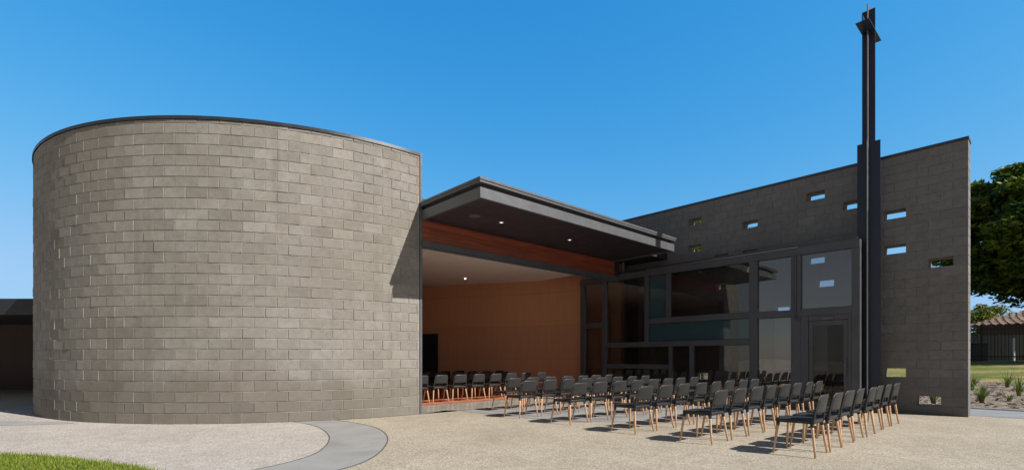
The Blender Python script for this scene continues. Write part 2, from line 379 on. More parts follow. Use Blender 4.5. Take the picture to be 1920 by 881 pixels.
# ------------------------------------------------------------------ land behind the perforated wall
def tz(u): return 0 if u < 10.7 else min(1.07, .0486*(u-10.7))
def terrain(name, us, v0, v1, m, dz):
    bm = BM(); row = []
    for u in us: row.append((bm.verts.new(L(u, v0, tz(u)+dz)), bm.verts.new(L(u, v1, tz(u)+dz))))
    for a, b2 in zip(row, row[1:]): bm.faces.new((a[0], b2[0], b2[1], a[1]))
    return tag(obj(name, bm, m), kind='structure')
terrain('mulch_bed', [10.7, 14, 18.3], -60, 60, M['mulch'], .012)
terrain('far_lawn', [18.3, 24, 32.72, 34, 300], -150, 150, M['lawn'], .02)
bm = BM()
bx(bm, 10.55, 10.69, -60, 60, -.02, .03)
tag(obj('garden_kerb', bm, M['smooth_concrete']), kind='structure')
tag(sheet('back_path', [L(8.6, -30).xy, L(10.55, -30).xy, L(10.55, 20).xy, L(8.6, 20).xy], .004, M['smooth_concrete']), kind='structure')
# chips of bark lying on the bed
n = 5200; uu = rng.uniform(10.8, 18.2, n); vv = rng.uniform(-16, 2, n)
P = np.array([L(a, b2, tz(a)+.02) for a, b2 in zip(uu, vv)]); a = rng.uniform(0, 6.28, n); le = rng.uniform(.03, .085, n); wi = le*rng.uniform(.25, .5, n)
ti = rng.uniform(-.5, .5, n)
d = np.stack([np.cos(a), np.sin(a), ti], 1)*le[:, None]; s = np.stack([-np.sin(a), np.cos(a), rng.uniform(-.4, .4, n)], 1)*wi[:, None]
P[:, 2] += np.abs(ti)*le
vs = np.stack([P-d-s, P+d-s, P+d+s, P-d+s], 1).reshape(-1, 3); i = np.arange(n)*4
me = bpy.data.meshes.new('bark_chips'); me.from_pydata(vs.tolist(), [], np.stack([i, i+1, i+2, i+3], 1).tolist())
tag(link_mesh('bark_chips', me, M['mulch']), 'brown bark chips scattered over the garden bed', 'mulch', kind='stuff')

# ------------------------------------------------------------------ block masonry
def block_faces(verts, faces, tints, mids, quad_in, quad_out, t):
    i = len(verts); verts.extend(quad_in+quad_out)
    fs = [(i+4, i+5, i+6, i+7)] + [(i+k, i+(k+1) % 4, i+4+(k+1) % 4, i+4+k) for k in range(4)]
    faces.extend(fs); tints.extend([t]*5); mids.extend([0]*5)
def masonry_mesh(name, verts, faces, tints, mids, mats, parent=None, base=None, rz=0):
    me = bpy.data.meshes.new(name); me.from_pydata([tuple(v) for v in verts], [], faces)
    me.attributes.new('tint', 'FLOAT', 'FACE').data.foreach_set('value', np.array(tints, np.float32))
    me.polygons.foreach_set('material_index', np.array(mids, np.int32))
    return link_mesh(name, me, mats, parent, base, rz)

chapel = empty('chapel', L(0, 0), 'chapel with a round grey block drum, dark flat canopy and wide open hall', 'chapel', rz=ANG)
def dp(th, r, z): return Vector((DC.x + r*math.sin(th), DC.y - r*math.cos(th), z))     # angle from the camera side, + to the right
ed = L(0, 0)-DC; th_end = math.atan2(ed.x, -ed.y)
TH0, DTOP = -3.30, 5.66
verts, faces, tints, mids = [], [], [], []
JT, REC = .013, .012
da = .4/DR; nb = int((th_end-TH0)/da)+1
for c in range(29):
    z0, z1 = c*.2+(JT/2), min((c+1)*.2-JT/2, DTOP)
    if z1 - z0 < .03: continue
    for k in range(-1, nb+2):
        a1 = th_end - .045 - (k-(.5 if c % 2 else 0))*da; a0 = a1-da
        a1, a0 = min(a1, th_end-.002), max(a0, TH0)
        if a1-a0 < .006: continue
        g = JT/2/DR; a1 -= g; a0 += g
        t = min(1, max(0, random.gauss(.5, .21))); r = DR + random.uniform(-.002, .002); tw = random.uniform(-.0045, .0045); tv = random.uniform(-.0012, .0012)
        tw *= (a1-a0)/da; ch = .004; q = ch/DR                                  # tiny arris so that the edges catch light
        out = [dp(a0+q, r+tw-tv, z0+ch), dp(a1-q, r-tw-tv, z0+ch), dp(a1-q, r-tw+tv, z1-ch), dp(a0+q, r+tw+tv, z1-ch)]
        mid = [dp(a0, r-ch, z0), dp(a1, r-ch, z0), dp(a1, r-ch, z1), dp(a0, r-ch, z1)]
        inn = [dp(a0, DR-.03, z0), dp(a1, DR-.03, z0), dp(a1, DR-.03, z1), dp(a0, DR-.03, z1)]
        block_faces(verts, faces, tints, mids, mid, out, t)
        i = len(verts); verts.extend(inn+mid)
        faces.extend([(i+j, i+(j+1) % 4, i+4+(j+1) % 4, i+4+j) for j in range(4)]); tints.extend([t]*4); mids.extend([0]*4)
NS = 260
def ringquads(r_out, r_in, z0, z1, mi_out, mi_in, n=NS, a0=TH0, a1=th_end-.001):
    base = len(verts)
    for j in range(n+1):
        a = a0+(a1-a0)*j/n
        verts.extend([dp(a, r_out, z0), dp(a, r_out, z1), dp(a, r_in, z1), dp(a, r_in, z0)])
    for j in range(n):
        i = base+4*j; k = i+4
        faces.extend([(i, k, k+1, i+1), (i+1, k+1, k+2, i+2), (i+2, k+2, k+3, i+3)]); tints.extend([.5]*3); mids.extend([mi_out, mi_out, mi_in])
    faces.extend([(base, base+1, base+2, base+3), (base+4*n+3, base+4*n+2, base+4*n+1, base+4*n)]); tints.extend([.5]*2); mids.extend([mi_out]*2)
ringquads(DR-REC, DR-.2, 0.002, DTOP-.002, 1, 2)
drum = masonry_mesh('curved_wall', verts, faces, tints, mids, [M['block_warm'], M['mortar'], M['inside']], chapel)
verts, faces, tints, mids = [], [], [], []
ringquads(DR+.018, DR-.22, DTOP+.001, DTOP+.066, 0, 0)
masonry_mesh('wall_capping', verts, faces, tints, mids, [M['capping']], drum)
# steel corner post closing the end of the drum wall
bm = BM(); rad = (L(0, 0)-DC).normalized(); tng = Vector((-rad.y, rad.x, 0))
def rbox(bm, r0, r1, t0, t1, z0, z1):
    f = lambda r, t, z: DC + rad*r + tng*t + Vector((0, 0, z))
    hexa(bm, [f(r0, t0, z0), f(r1, t0, z0), f(r1, t1, z0), f(r0, t1, z0), f(r0, t0, z1), f(r1, t0, z1), f(r1, t1, z1), f(r0, t1, z1)])
rbox(bm, DR-.21, DR+.012, .002, .055, 0, DTOP+.075)
obj('corner_post', bm, M['steel_light'], drum, bevel=.004)
# drum roof and hall roof
bm = BM(); n = 60; lo = [bm.verts.new(dp(TH0+(th_end-TH0)*k/n, DR-.205, 5.30)) for k in range(n+1)]; hi = [bm.verts.new(dp(TH0+(th_end-TH0)*k/n, DR-.205, 5.42)) for k in range(n+1)]
bm.faces.new(lo[::-1]); bm.faces.new(hi)
for k in range(n+1): bm.faces.new((lo[k], lo[(k+1) % (n+1)], hi[(k+1) % (n+1)], hi[k]))
obj('drum_roof', bm, M['capping'], chapel)

# back wall of the hall: gently curved orange panelling
bw_pts = smooth_line([(-5.6, 21.15, 0), (-4.6, 20.5, 0), (-3.65, 20.0, 0), (-1.23, 19.2, 0), (.79, 18.5, 0), (1.95, 17.8, 0), (2.9, 16.95, 0), (3.55, 16.2, 0)], 10)
me = bpy.data.meshes.new('back_wall'); vs = []; fs = []
# the panelling is unrolled so that the grain follows the curve
for p in bw_pts: vs.extend([(p.x, p.y, 0), (p.x, p.y, 4.7), ])
ofs = []
for j, p in enumerate(bw_pts):
    a, b2 = bw_pts[max(j-1, 0)], bw_pts[min(j+1, len(bw_pts)-1)]; d = (b2-a).normalized(); nrm = Vector((-d.y, d.x, 0)); q = p + nrm*.15
    vs.extend([]); ofs.append(q)
nfr = len(vs)
for q in ofs: vs.extend([(q.x, q.y, 0), (q.x, q.y, 4.7)])
for j in range(len(bw_pts)-1):
    i = 2*j; fs.append((i, i+2, i+3, i+1)); k = nfr+2*j; fs.append((k, k+1, k+3, k+2)); fs.append((i+1, i+3, k+3, k+1))
me.from_pydata(vs, [], fs); back = link_mesh('back_wall', me, M['plywood'], chapel)
tag(back, 'curved back wall lined with orange brown wood panels')
# dark doorway at its left end
bm = BM(); a, b2 = Vector((-3.85, 20.03, 0)), Vector((-2.92, 19.70, 0)); d = (b2-a).normalized(); nv = Vector((d.y, -d.x, 0))
hexa(bm, [a, b2, b2+nv*.06, a+nv*.06]+[p+Vector((0, 0, 2.2)) for p in (a, b2, b2+nv*.06, a+nv*.06)])
obj('doorway', bm, M['black'], back, bevel=.004)
# dark return between the panelling and the perforated wall
bm = BM(); bx(bm, 7.56, 8.14, -.2, -.12, 0, 3.85); obj('dark_panel', bm, M['black'], chapel)
# ceiling and roof over the hall and the inside of the drum
def roofpoly(off, z0, z1, m, name, uend):
    poly = [L(0, .22), L(uend, .22)]
    tail = [p for p in reversed(bw_pts) if (p-E0).dot(U) < uend and p.x > -5.3]
    poly += [p + Vector((.05, off, 0)) for p in tail]
    a0 = math.atan2(-5.4-DC.x, -(21.3-DC.y)); 
    for j in range(41):
        th = -(2*math.pi-a0) + (th_end-.02+2*math.pi-a0)*j/40
        poly.append(dp(th, DR-.19, 0))
    bm = BM(); lo = [bm.verts.new((p.x, p.y, z0)) for p in poly]; hi = [bm.verts.new((p.x, p.y, z1)) for p in poly]; n = len(poly)
    f1 = bm.faces.new(lo[::-1]); f2 = bm.faces.new(hi)
    for k in range(n): bm.faces.new((lo[k], lo[(k+1) % n], hi[(k+1) % n], hi[k]))
    bmesh.ops.triangulate(bm, faces=[f1, f2])
    return obj(name, bm, m, chapel)
ceil_ = roofpoly(.05, 4.09, 4.35, M['ceiling'], 'ceiling', 7.28)
bm = BM(); p = Vector((-1.65, 17.6, 0)); tube(bm, [p+Vector((0, 0, 4.088)), p+Vector((0, 0, 4.05))], [.09, .08], 14); clt = obj('ceiling_light', bm, M['white_paint'], ceil_)
bm = BM(); tube(bm, [p+Vector((0, 0, 4.049)), p+Vector((0, 0, 4.02))], [.03, .025], 14); obj('lens', bm, M['lamp_bright'], clt)
bm = BM(); bx(bm, .02, 9.6, .0, 9.5, 4.64, 4.74); obj('roof', bm, M['capping'], chapel)

# canopy over the opening
canopy = empty('canopy', L(0, 0, 4.27), None, None); canopy.rotation_euler = (0, 0, 0)
canopy.parent = chapel; canopy.location = (0, 0, 4.27)
CU1, CV = 7.12, -2.07
def frame_ring(bm, u0, u1, v0, z0, z1, t):
    bx(bm, u0, u1, v0, v0+t, z0, z1); bx(bm, u0, u0+t, v0+t, -.002, z0, z1); bx(bm, u1-t, u1, v0+t, -.002, z0, z1)
bm = BM(); frame_ring(bm, .03, CU1, CV, 4.27, 4.475, .06); obj('fascia_beam', bm, M['steel_light'], canopy, bevel=.005)
bm = BM(); frame_ring(bm, .10, CU1-.07, CV+.07, 4.477, 4.557, .05); obj('shadow_gap', bm, M['soffit'], canopy)
bm = BM(); frame_ring(bm, .0, CU1+.03, CV-.03, 4.559, 4.60, .10); frame_ring(bm, -.01, CU1+.04, CV-.045, 4.604, 4.655, .12)
obj('roof_edge', bm, M['steel_light'], canopy, bevel=.005)
bm = BM(); bx(bm, .12, CU1-.12, CV+.11, .0, 4.605, 4.64); obj('roof_sheet', bm, M['capping'], canopy)
bm = BM(); bx(bm, .092, CU1-.062, CV+.062, -.003, 4.290, 4.32); soff = obj('soffit', bm, M['soffit'], canopy)
for u, v in ((1.516, -.98), (3.91, -.93)):
    bm = BM(); disc(bm, L(u, v), .062, 4.283, 4.2895, 20); f = obj('downlight', bm, M['white_paint'], canopy)
    bm = BM(); disc(bm, L(u, v), .028, 4.281, 4.2828, 20); obj('lens', bm, M['lamp'], f)
bm = BM(); disc(bm, L(.76, -.97), .13, 4.283, 4.2895, 28); obj('ceiling_speaker', bm, mat_simple('speaker_mesh', (.09, .085, .095), .7, .2, 200), canopy)
bm = BM(); bx(bm, .03, 7.12, .0, .16, 3.822, 4.286); obj('timber_fascia', bm, M['timber_red'], chapel)
bm = BM(); bx(bm, 7.13, 8.14, -1.25, .16, 4.30, 4.60); bx(bm, 7.13, 7.40, .0, .16, 3.822, 4.298); obj('roof_return', bm, M['soffit'], chapel)
bm = BM(); bx(bm, .03, 7.40, -.03, .20, 3.70, 3.82); bx(bm, .03, 7.40, .04, .09, 3.66, 3.70); obj('door_head_track', bm, M['steel'], chapel, bevel=.004)
bm = BM(); tube(bm, [L(7.42, -.12, 3.86), L(7.42, -.12, 4.28)], .045, 12); bx(bm, 7.36, 7.48, -.18, -.06, 3.86, 3.885); obj('strut', bm, M['steel'], chapel)

# ------------------------------------------------------------------ floor of the hall
fl = [L(0.03, 0), L(7.35, 0), L(8.1, 0)] + [p for p in reversed(bw_pts)] + [dp(-math.pi + .2 + k*.0 , DR-.25, 0)]
fl = [L(0.03, 0).xy, L(8.1, 0).xy] + [p.xy for p in reversed(bw_pts)] + [dp(th_end+.0-2*math.pi+1.0*k, DR-.25, 0).xy for k in ()] + [Vector((-9.0, 19)), Vector((-9, 14)), Vector((-4.5, 11.5))]
tag(sheet('hall_floor', fl, .0045, M['polished']), kind='structure')
cp = [L(.2, 1.72).xy, L(7.2, 1.72).xy] + [(p+Vector((-.02, -.05, 0))).xy for p in reversed(bw_pts) if (p-E0).dot(V) > 1.8] + [Vector((-8.5, 19)), Vector((-8.5, 14.5)), L(-2.2, 1.72).xy]
tag(sheet('carpet', cp, .012, M['carpet']), kind='structure')

# ------------------------------------------------------------------ glazed screen in front of the perforated wall
US = 7.35
scr = empty('glazed_screen', L(US, -2.5), 'tall dark steel framed glass screen standing before the perforated wall', 'glazed screen', rz=ANG)
fr = BM(); D = .13
def fv(v0, v1, z0, z1, d=D, du=0): bx(fr, US+du, US+du+d, v0, v1, z0, z1)
posts = [(1.42, 1.58, 0, 3.719), (.50, .66, 0, 3.719), (-4.26, -4.06, 0, 3.719), (-5.27, -5.05, 0, 3.719), (-6.47, -6.31, 0, 3.719)]
for v0, v1, z0, z1 in posts: fv(v0, v1, z0, z1)
fv(-6.47, 1.58, 3.72, 3.90, D+.03, -.015)                                  # top beam
fv(-1.07, -.94, 1.735, 3.718, D-.01, .004)
fv(-1.80, -1.66, 2.435, 3.718, D-.012, .005)
fv(.661, 1.419, 2.24, 2.41, D-.01, .004); fv(.661, 1.419, 0, .12, D-.01, .004)
fv(-4.059, .499, 1.58, 1.733, D-.006, .003)
fv(-4.059, -1.072, 2.27, 2.433, D-.008, .004)
fv(-1.748, .499, .91, 1.05, D-.01, .004)
fv(-1.85, -1.75, .05, 1.578, D-.01, .005); fv(-2.53, -2.40, .05, 1.578, D-.01, .005)
fv(-4.059, .499, 0, .10, D-.01, .004)
fv(-5.049, -4.261, 2.24, 2.41, D-.01, .004); fv(-5.049, -4.261, 0, .5, D-.01, .004)
fv(-6.309, -5.271, 2.24, 2.41, D-.01, .004)
obj('frame', fr, M['steel'], scr, bevel=.004)
bm = BM(); bx(bm, US-.05, US+.02, -5.22, -1.05, 3.902, 3.912); obj('flashing', bm, M['alu'], scr)
bm = BM(); bx(bm, US+.03, 8.14, -6.40, .2, 3.905, 3.98); obj('lobby_roof', bm, M['capping'], scr)
def pane(v0, v1, z0, z1, m, name='pane'):
    bm = BM(); bx(bm, US+.06, US+.068, v0, v1, z0, z1); return obj(name, bm, m, scr)
pane(.67, 1.41, 2.42, 3.71, M['glass']); pane(.67, 1.41, .13, 2.23, M['glass'])
pane(-.93, .49, 1.74, 3.71, M['glass'])
tag(pane(-1.65, -1.08, 2.44, 3.71, M['glass_teal']), 'teal tinted narrow pane')
pane(-4.05, -1.81, 2.44, 3.71, M['glass'])
tag(pane(-4.05, -1.08, 1.74, 2.26, M['glass_teal']), 'teal tinted wide pane')
pane(-1.74, .49, 1.06, 1.57, M['glass']); pane(-1.74, .49, .11, .90, M['glass'])
pane(-2.39, -1.86, .11, 1.57, M['glass']); pane(-4.05, -2.54, .11, 1.57, M['glass'])
pane(-5.04, -4.27, 2.42, 3.71, M['glass_grey']); pane(-5.04, -4.27, .51, 2.23, M['glass_grey'])
pane(-6.30, -5.28, 2.42, 3.71, M['glass_grey'])
# glazed entrance door in the last bay
dfr = BM(); bx(dfr, US+.0, US+.11, -5.43, -5.272, 0, 2.237); bx(dfr, US+.012, US+.10, -6.308, -6.24, 0, 2.237); bx(dfr, US+.012, US+.10, -6.239, -5.431, 2.12, 2.237)
dr = obj('door_frame', dfr, M['steel'], scr, bevel=.004)
dl = BM(); z0 = .01
bx(dl, US+.03, US+.075, -5.52, -5.435, z0, 2.11); bx(dl, US+.03, US+.075, -6.236, -6.15, z0, 2.11)
bx(dl, US+.031, US+.074, -6.149, -5.521, 2.0, 2.11); bx(dl, US+.031, US+.074, -6.149, -5.521, z0, .2)
dl = obj('door', dl, M['steel'], scr, bevel=.003)
bm = BM(); bx(bm, US+.048, US+.056, -6.15, -5.52, .2, 2.0); obj('door_pane', bm, M['glass_door'], dl)
bm = BM(); tube(bm, [L(US-.03, -6.19, .85), L(US-.03, -6.19, 1.25)], .013, 8); bx(bm, US-.03, US+.03, -6.20, -6.18, .9, .92); bx(bm, US-.03, US+.03, -6.20, -6.18, 1.18, 1.2); obj('handle', bm, M['steel_light'], dl)
bm = BM(); bx(bm, US-.03, US+.011, -5.95, -5.70, 2.135, 2.19); bx(bm, US-.02, US-.012, -5.71, -5.52, 2.165, 2.18); obj('door_closer', bm, M['steel_light'], dl, bevel=.004)
# conduit running down the mullion beside the door
bm = BM(); tube(bm, [L(US-.03, -5.16, 3.70), L(US-.03, -5.16, 2.25)], .018, 8)
for z in (3.4, 2.9, 2.45): bx(bm, US-.03, US, -5.19, -5.13, z, z+.02)
tube(bm, [L(US-.03, -5.16, 2.25), L(US-.06, -5.19, 2.20), L(US-.08, -5.26, 2.16)], [.02, .035, .03], 8)
obj('conduit', bm, M['steel'], scr)

# framed pair of dark panels on the lobby wall behind the door
nb_ = empty('framed_panels', L(8.13, -6.0, 1.2), 'dark framed double panel on the block wall behind the entrance door', 'notice board', rz=ANG)
bm = BM(); bx(bm, 8.09, 8.13, -6.42, -5.92, 1.10, 2.02); obj('frame', bm, M['steel_light'], nb_)
bm = BM(); bx(bm, 8.08, 8.089, -6.37, -5.97, 1.15, 1.53); obj('panel', bm, M['black'], nb_)
bm = BM(); bx(bm, 8.08, 8.089, -6.37, -5.97, 1.60, 1.97); obj('panel', bm, M['black'], nb_)

db = empty('display_board', L(8.12, -5.1, .4), 'pale grey display board with a maroon foot behind the tall pane beside the door', 'board', rz=ANG)
bm = BM(); bx(bm, 8.09, 8.13, -5.62, -4.42, .92, 2.35); obj('panel', bm, mat_simple('pale_board', (.66, .67, .70), .5, .05, 2), db)
bm = BM(); bx(bm, 8.085, 8.13, -5.62, -4.42, .78, .918); obj('foot_strip', bm, mat_simple('maroon_paint', (.26, .02, .07), .5, .1, 3), db)

# ------------------------------------------------------------------ perforated block wall
UW, WT, NC = 8.15, .40, 29
VEND, VBACK = -8.19, 9.05
slots = [(26, -5.55), (24, -6.35), (22, -7.15), (18, -7.15), (16, -7.95), (26, -2.35), (24, -3.95), (22, -2.35), (20, -3.15), (20, -3.95),
         (18, -5.55), (15, -5.75), (12, -4.75), (16, -3.15), (4, -7.15), (1, -7.75), (3, -2.55), (2, -5.55), (18, -3.95)]
slotset = {(c, round(v*100)) for c, v in slots}
wallobj = empty('perforated_wall', L(UW+WT/2, VEND), 'long shaded grey block wall with scattered slot openings on the right', 'wall', rz=ANG)
verts, faces, tints, mids = [], [], [], []
def wbox(u0, u1, v0, v1, z0, z1, mi, t):
    i = len(verts)
    verts.extend([L(u0, v0, z0), L(u1, v0, z0), L(u1, v1, z0), L(u0, v1, z0), L(u0, v0, z1), L(u1, v0, z1), L(u1, v1, z1), L(u0, v1, z1)])
    faces.extend([tuple(i+k for k in f) for f in ((0, 3, 2, 1), (4, 5, 6, 7), (0, 1, 5, 4), (1, 2, 6, 5), (2, 3, 7, 6), (3, 0, 4, 7))]); tints.extend([t]*6); mids.extend([mi]*6)
for c in range(NC):
    v = VEND; first = True; runs = []; start = VEND
    while v < VBACK-.05:
        wd = .2 if (first and c % 2 == 0) else .4
        if first: wd += .04
        v1 = min(v+wd, VBACK); first = False
        if (c, round(v*100)) in slotset:
            runs.append((start, v)); start = v1
        else:
            j = random.uniform(-.0018, .0018); t = min(1, max(0, random.gauss(.5, .18)))
            e0 = 0 if v == VEND else JT/2
            wbox(UW+j, UW+WT+j, v+e0, v1-JT/2, c*.2+JT/2, (c+1)*.2-JT/2, 0, t)
        v = v1
    runs.append((start, VBACK))
    for a, b2 in runs:
        if b2-a > .02: wbox(UW+.008, UW+WT-.008, a+.006, b2-.006, c*.2, (c+1)*.2, 1, .5)
masonry_mesh('block_wall', verts, faces, tints, mids, [M['block_shaded'], M['mortar_dark']], wallobj)
bm = BM(); bx(bm, UW-.015, UW+WT+.015, VEND-.012, VBACK, NC*.2+.001, NC*.2+.058); obj('wall_capping', bm, M['capping'], wallobj)

# ------------------------------------------------------------------ tall cross
cu, cv = 7.74, -6.55
cross = empty('cross', L(cu, cv), 'tall dark steel cross rising beside the perforated wall', 'cross', rz=ANG)
bm = BM(); bx(bm, cu-.008, cu+.008, cv-.22, cv+.22, 0, 6.13); obj('lower_plate', bm, M['cross_sky_tint'], cross, bevel=.002)
bm = BM(); bx(bm, cu-.17, cu-.009, cv-.008, cv+.008, 0, 6.13)
for k in range(26): z = .25+k*.22; tube(bm, [L(cu-.05, cv-.006, z), L(cu-.05, cv-.024, z)], .013, 6)
bx(bm, cu+.009, cu+.17, cv-.008, cv+.008, 0, 6.13); obj('lower_fin', bm, M['steel_light'], cross, bevel=.002)
bm = BM(); bx(bm, cu-.008, cu+.008, cv-.125, cv+.125, 6.131, 9.13); obj('upper_plate', bm, M['cross_sky_tint'], cross, bevel=.002)
bm = BM(); bx(bm, cu-.13, cu-.009, cv-.008, cv+.008, 6.131, 9.22); bx(bm, cu+.009, cu+.13, cv-.008, cv+.008, 6.131, 9.22); obj('upper_fin', bm, M['steel_light'], cross, bevel=.002)
bm = BM(); bx(bm, cu-.56, cu+.56, cv-.126, cv+.126, 8.62, 8.636); bx(bm, cu-.56, cu-.132, cv-.008, cv+.008, 8.637, 8.76); bx(bm, cu+.132, cu+.56, cv-.008, cv+.008, 8.637, 8.76); obj('cross_arm', bm, M['cross_sky_tint'], cross)

# ------------------------------------------------------------------ low wing at the far left
wing = empty('side_wing', Vector((-19, 15.6, 0)), 'low dark flat roofed wing behind the drum at the far left', 'building')
bm = BM(); bw(bm, -34, -12.6, 19.5, 24, 0, 2.55); obj('wall', bm, mat_wood('dark_red_cladding', (.018, .006, .005), (.04, .012, .009), 'Z', 1, .6), wing)
bm = BM(); bw(bm, -34.3, -12.4, 15.2, 24.3, 2.553, 3.05); obj('roof_fascia', bm, M['dark_fascia'], wing, bevel=.01)

bm = BM(); bw(bm, -18.6, -17.6, 19.45, 19.497, .0, 2.15); obj('door', bm, M['black'], wing)

# ------------------------------------------------------------------ chairs
def rrect(w, d, r, n=4, cy=0, taper=0):
    pts = []
    for sx, sy, a0 in ((1, 1, 0), (-1, 1, 90), (-1, -1, 180), (1, -1, 270)):
        ww = w + (taper if sy > 0 else -taper)
        for k in range(n+1):
            a = R_(a0+90*k/n); pts.append(((ww/2-r)*sx + r*math.cos(a), cy+(d/2-r)*sy + r*math.sin(a)))
    return pts
def chair_parts():
    P = {}
    bm = BM()                                                    # seat shell with a turned down rim
    prof = [(0.86, .446), (.97, .452), (1.0, .446), (1.0, .405), (.965, .405)]
    base = rrect(.45, .45, .05, 4, .01, .012); rings = []
    for s, z in prof: rings.append([bm.verts.new((x*s, .01+(y-.01)*s, z - (.006 if s < .9 else 0))) for x, y in base])
    for a, b2 in zip(rings, rings[1:]):
        for k in range(len(a)): bm.faces.new((a[k], a[(k+1) % len(a)], b2[(k+1) % len(a)], b2[k]))
    bm.faces.new(rings[0]); bm.faces.new([bm.verts.new((v.co.x, v.co.y, .425)) for v in rings[-1]][::-1])
    P['seat'] = (bm, 'chair_plastic')
    bm = BM()                                                    # backrest: a curved panel with rounded top corners
    NX, NZ = 10, 7; g = {}
    for side in (0, 1):
        for j in range(NZ+1):
            t = j/NZ; z = .535 + .235*t; hw = .205-.012*t
            if j == NZ: hw -= .012
            if j == 0: hw -= .006
            for i in range(NX+1):
                s = i/NX*2-1; x = s*hw
                y = -.222 - .048*t - .022*(1-s*s)
                zz = z - (.012 if j == NZ and abs(s) > .99 else 0) 
                g[side, i, j] = bm.verts.new((x, y - (.011 if side else 0), zz))
    for j in range(NZ):
        for i in range(NX):
            for sd_ in (0, 1): bm.faces.new([g[sd_, a, b2] for a, b2 in ((i, j), (i+1, j), (i+1, j+1), (i, j+1))])
    for i in range(NX):
        for j in (0, NZ): bm.faces.new((g[0, i, j], g[0, i+1, j], g[1, i+1, j], g[1, i, j]))
    for j in range(NZ):
        for i in (0, NX): bm.faces.new((g[0, i, j], g[0, i, j+1], g[1, i, j+1], g[1, i, j]))
    P['backrest'] = (bm, 'chair_plastic')
    for sx in (-1, 1):                                           # two uprights growing out of the seat corners
        bm = BM()
        tube(bm, [(sx*.214, -.195, .41), (sx*.216, -.208, .46), (sx*.212, -.222, .55), (sx*.204, -.250, .68), (sx*.190, -.270, .745)], [.020, .018, .015, .012, .008], 8)
        P['upright', sx] = (bm, 'chair_plastic')
    for q, (sx, sy) in enumerate(((-1, 1), (1, 1), (-1, -1), (1, -1))):
        top = Vector((sx*.205, sy*.19+.004, .43)); foot = Vector((sx*.262, sy*.24, 0)); d = foot-top
        bm = BM(); tube(bm, [top+d*.13, top+d*.22, top+d*.6, foot], [.0185, .0182, .0155, .0115], 10); P['leg', q] = (bm, 'chair_wood')
        bm = BM(); tube(bm, [top, top+d*.09, top+d*.16], [.024, .0235, .0205], 10); P['socket', q] = (bm, 'chair_plastic')
    return P
def build_chair(label, group):
    r = empty('chair', (0, 0, 0), label, 'chair', group)
    for k, (bm, m) in chair_parts().items():
        n = k if isinstance(k, str) else k[0]
        if n == 'socket': obj('leg_socket', bm, M[m], legs[k[1]], smooth=True)
        else:
            o = obj(n, bm, M[m], r, smooth=True)
            if n == 'leg': legs[k[1]] = o
    return r
legs = {}
proto = build_chair('chair', 'g')
kids = {o: [c for c in o.children] for o in [proto]+list(proto.children)}
used = False
def put_chair(u, v, label, group, rot=0.0):
    global used
    if not used: r = proto; used = True
    else:
        r = proto.copy(); COL.objects.link(r)
        for ch in kids[proto]:
            c = ch.copy(); COL.objects.link(c); c.parent = r
            for g2 in kids[ch]:
                d = g2.copy(); COL.objects.link(d); d.parent = c
    r.location = L(u+random.uniform(-.018, .018), v+random.uniform(-.022, .022), zfloor(v)); r.rotation_euler = (0, 0, ANG+rot+random.uniform(-.045, .045))
    r['label'] = label; r['group'] = group
    return r
def zfloor(v): return .013 if v > 1.7 else .005
ORD = ['leftmost', 'second from left', 'third from left', 'fourth from left', 'fifth from left', 'sixth from left', 'seventh from left', 'rightmost']
rows = [('frontmost outdoor row', .935, -7.43), ('second outdoor row', .94, -6.16), ('third outdoor row', 1.0, -4.875), ('fourth outdoor row', 1.07, -3.42), ('fifth outdoor row', 1.06, -2.06)]
PITCH = .616
for rn, u0, v0 in rows:
    for k in range(8):
        put_chair(u0+.26+k*PITCH, v0+.24, 'black plastic chair with pale wooden legs, %s in the %s' % (ORD[k], rn), 'black chairs set out on the forecourt')
for k in range(7):
    put_chair(1.70+.26+k*PITCH, -.9+.24, 'black chair with pale legs at the hall threshold, %s' % (ORD[k] if k < 6 else 'rightmost'), 'black chairs set out on the forecourt')
for k in range(8):
    put_chair(.86+.27+k*.64, 1.77+.24, 'sunlit black chair on the carpet edge inside the hall, %s in its row' % ORD[k], 'black chairs inside the hall')
NORD = ['leftmost', 'second from left', 'third from left', 'fourth from left', 'fifth from left', 'rightmost']
for rn, v0, us in (('first shaded row', 3.15, (2.0, 2.64, 3.28, 3.92, 4.56, 5.2)), ('middle shaded row', 4.4, (2.9, 3.54, 4.18, 4.82, 5.46, 6.1)), ('rearmost shaded row', 5.6, (3.9, 4.54, 5.18))):
    for k, u in enumerate(us):
        nm = NORD[k] if len(us) == 6 else ['left', 'middle', 'right'][k]
        put_chair(u, v0+.2, 'black chair deep inside the hall, %s of the %s' % (nm, rn), 'black chairs inside the hall')

# ------------------------------------------------------------------ plants
def leaf_mesh(name, C, size, up, parent=None, m=None, tint=None, flat=.5):
    """n small pointed leaves at the points C; 'flat' pushes their faces towards the sky"""
    n = len(C); nr = rng.normal(0, 1, (n, 3)); nr[:, 2] = np.abs(nr[:, 2])*(1-flat)+flat*2.2
    nr /= np.linalg.norm(nr, axis=1)[:, None]
    a = rng.normal(0, 1, (n, 3)); a -= (a*nr).sum(1)[:, None]*nr; a /= np.linalg.norm(a, axis=1)[:, None]; b2 = np.cross(nr, a)
    s = (size*rng.uniform(.6, 1.3, n))[:, None]
    vs = np.stack([C-a*s, C+b2*s*.45, C+a*s, C-b2*s*.45], 1).reshape(-1, 3); i = np.arange(n)*4
    me = bpy.data.meshes.new(name); me.from_pydata(vs.tolist(), [], np.stack([i, i+1, i+2, i+3], 1).tolist())
    t = np.clip(tint if tint is not None else rng.random(n), 0, 1).astype(np.float32)
    me.attributes.new('tint', 'FLOAT', 'FACE').data.foreach_set('value', t)
    return link_mesh(name, me, m, parent)
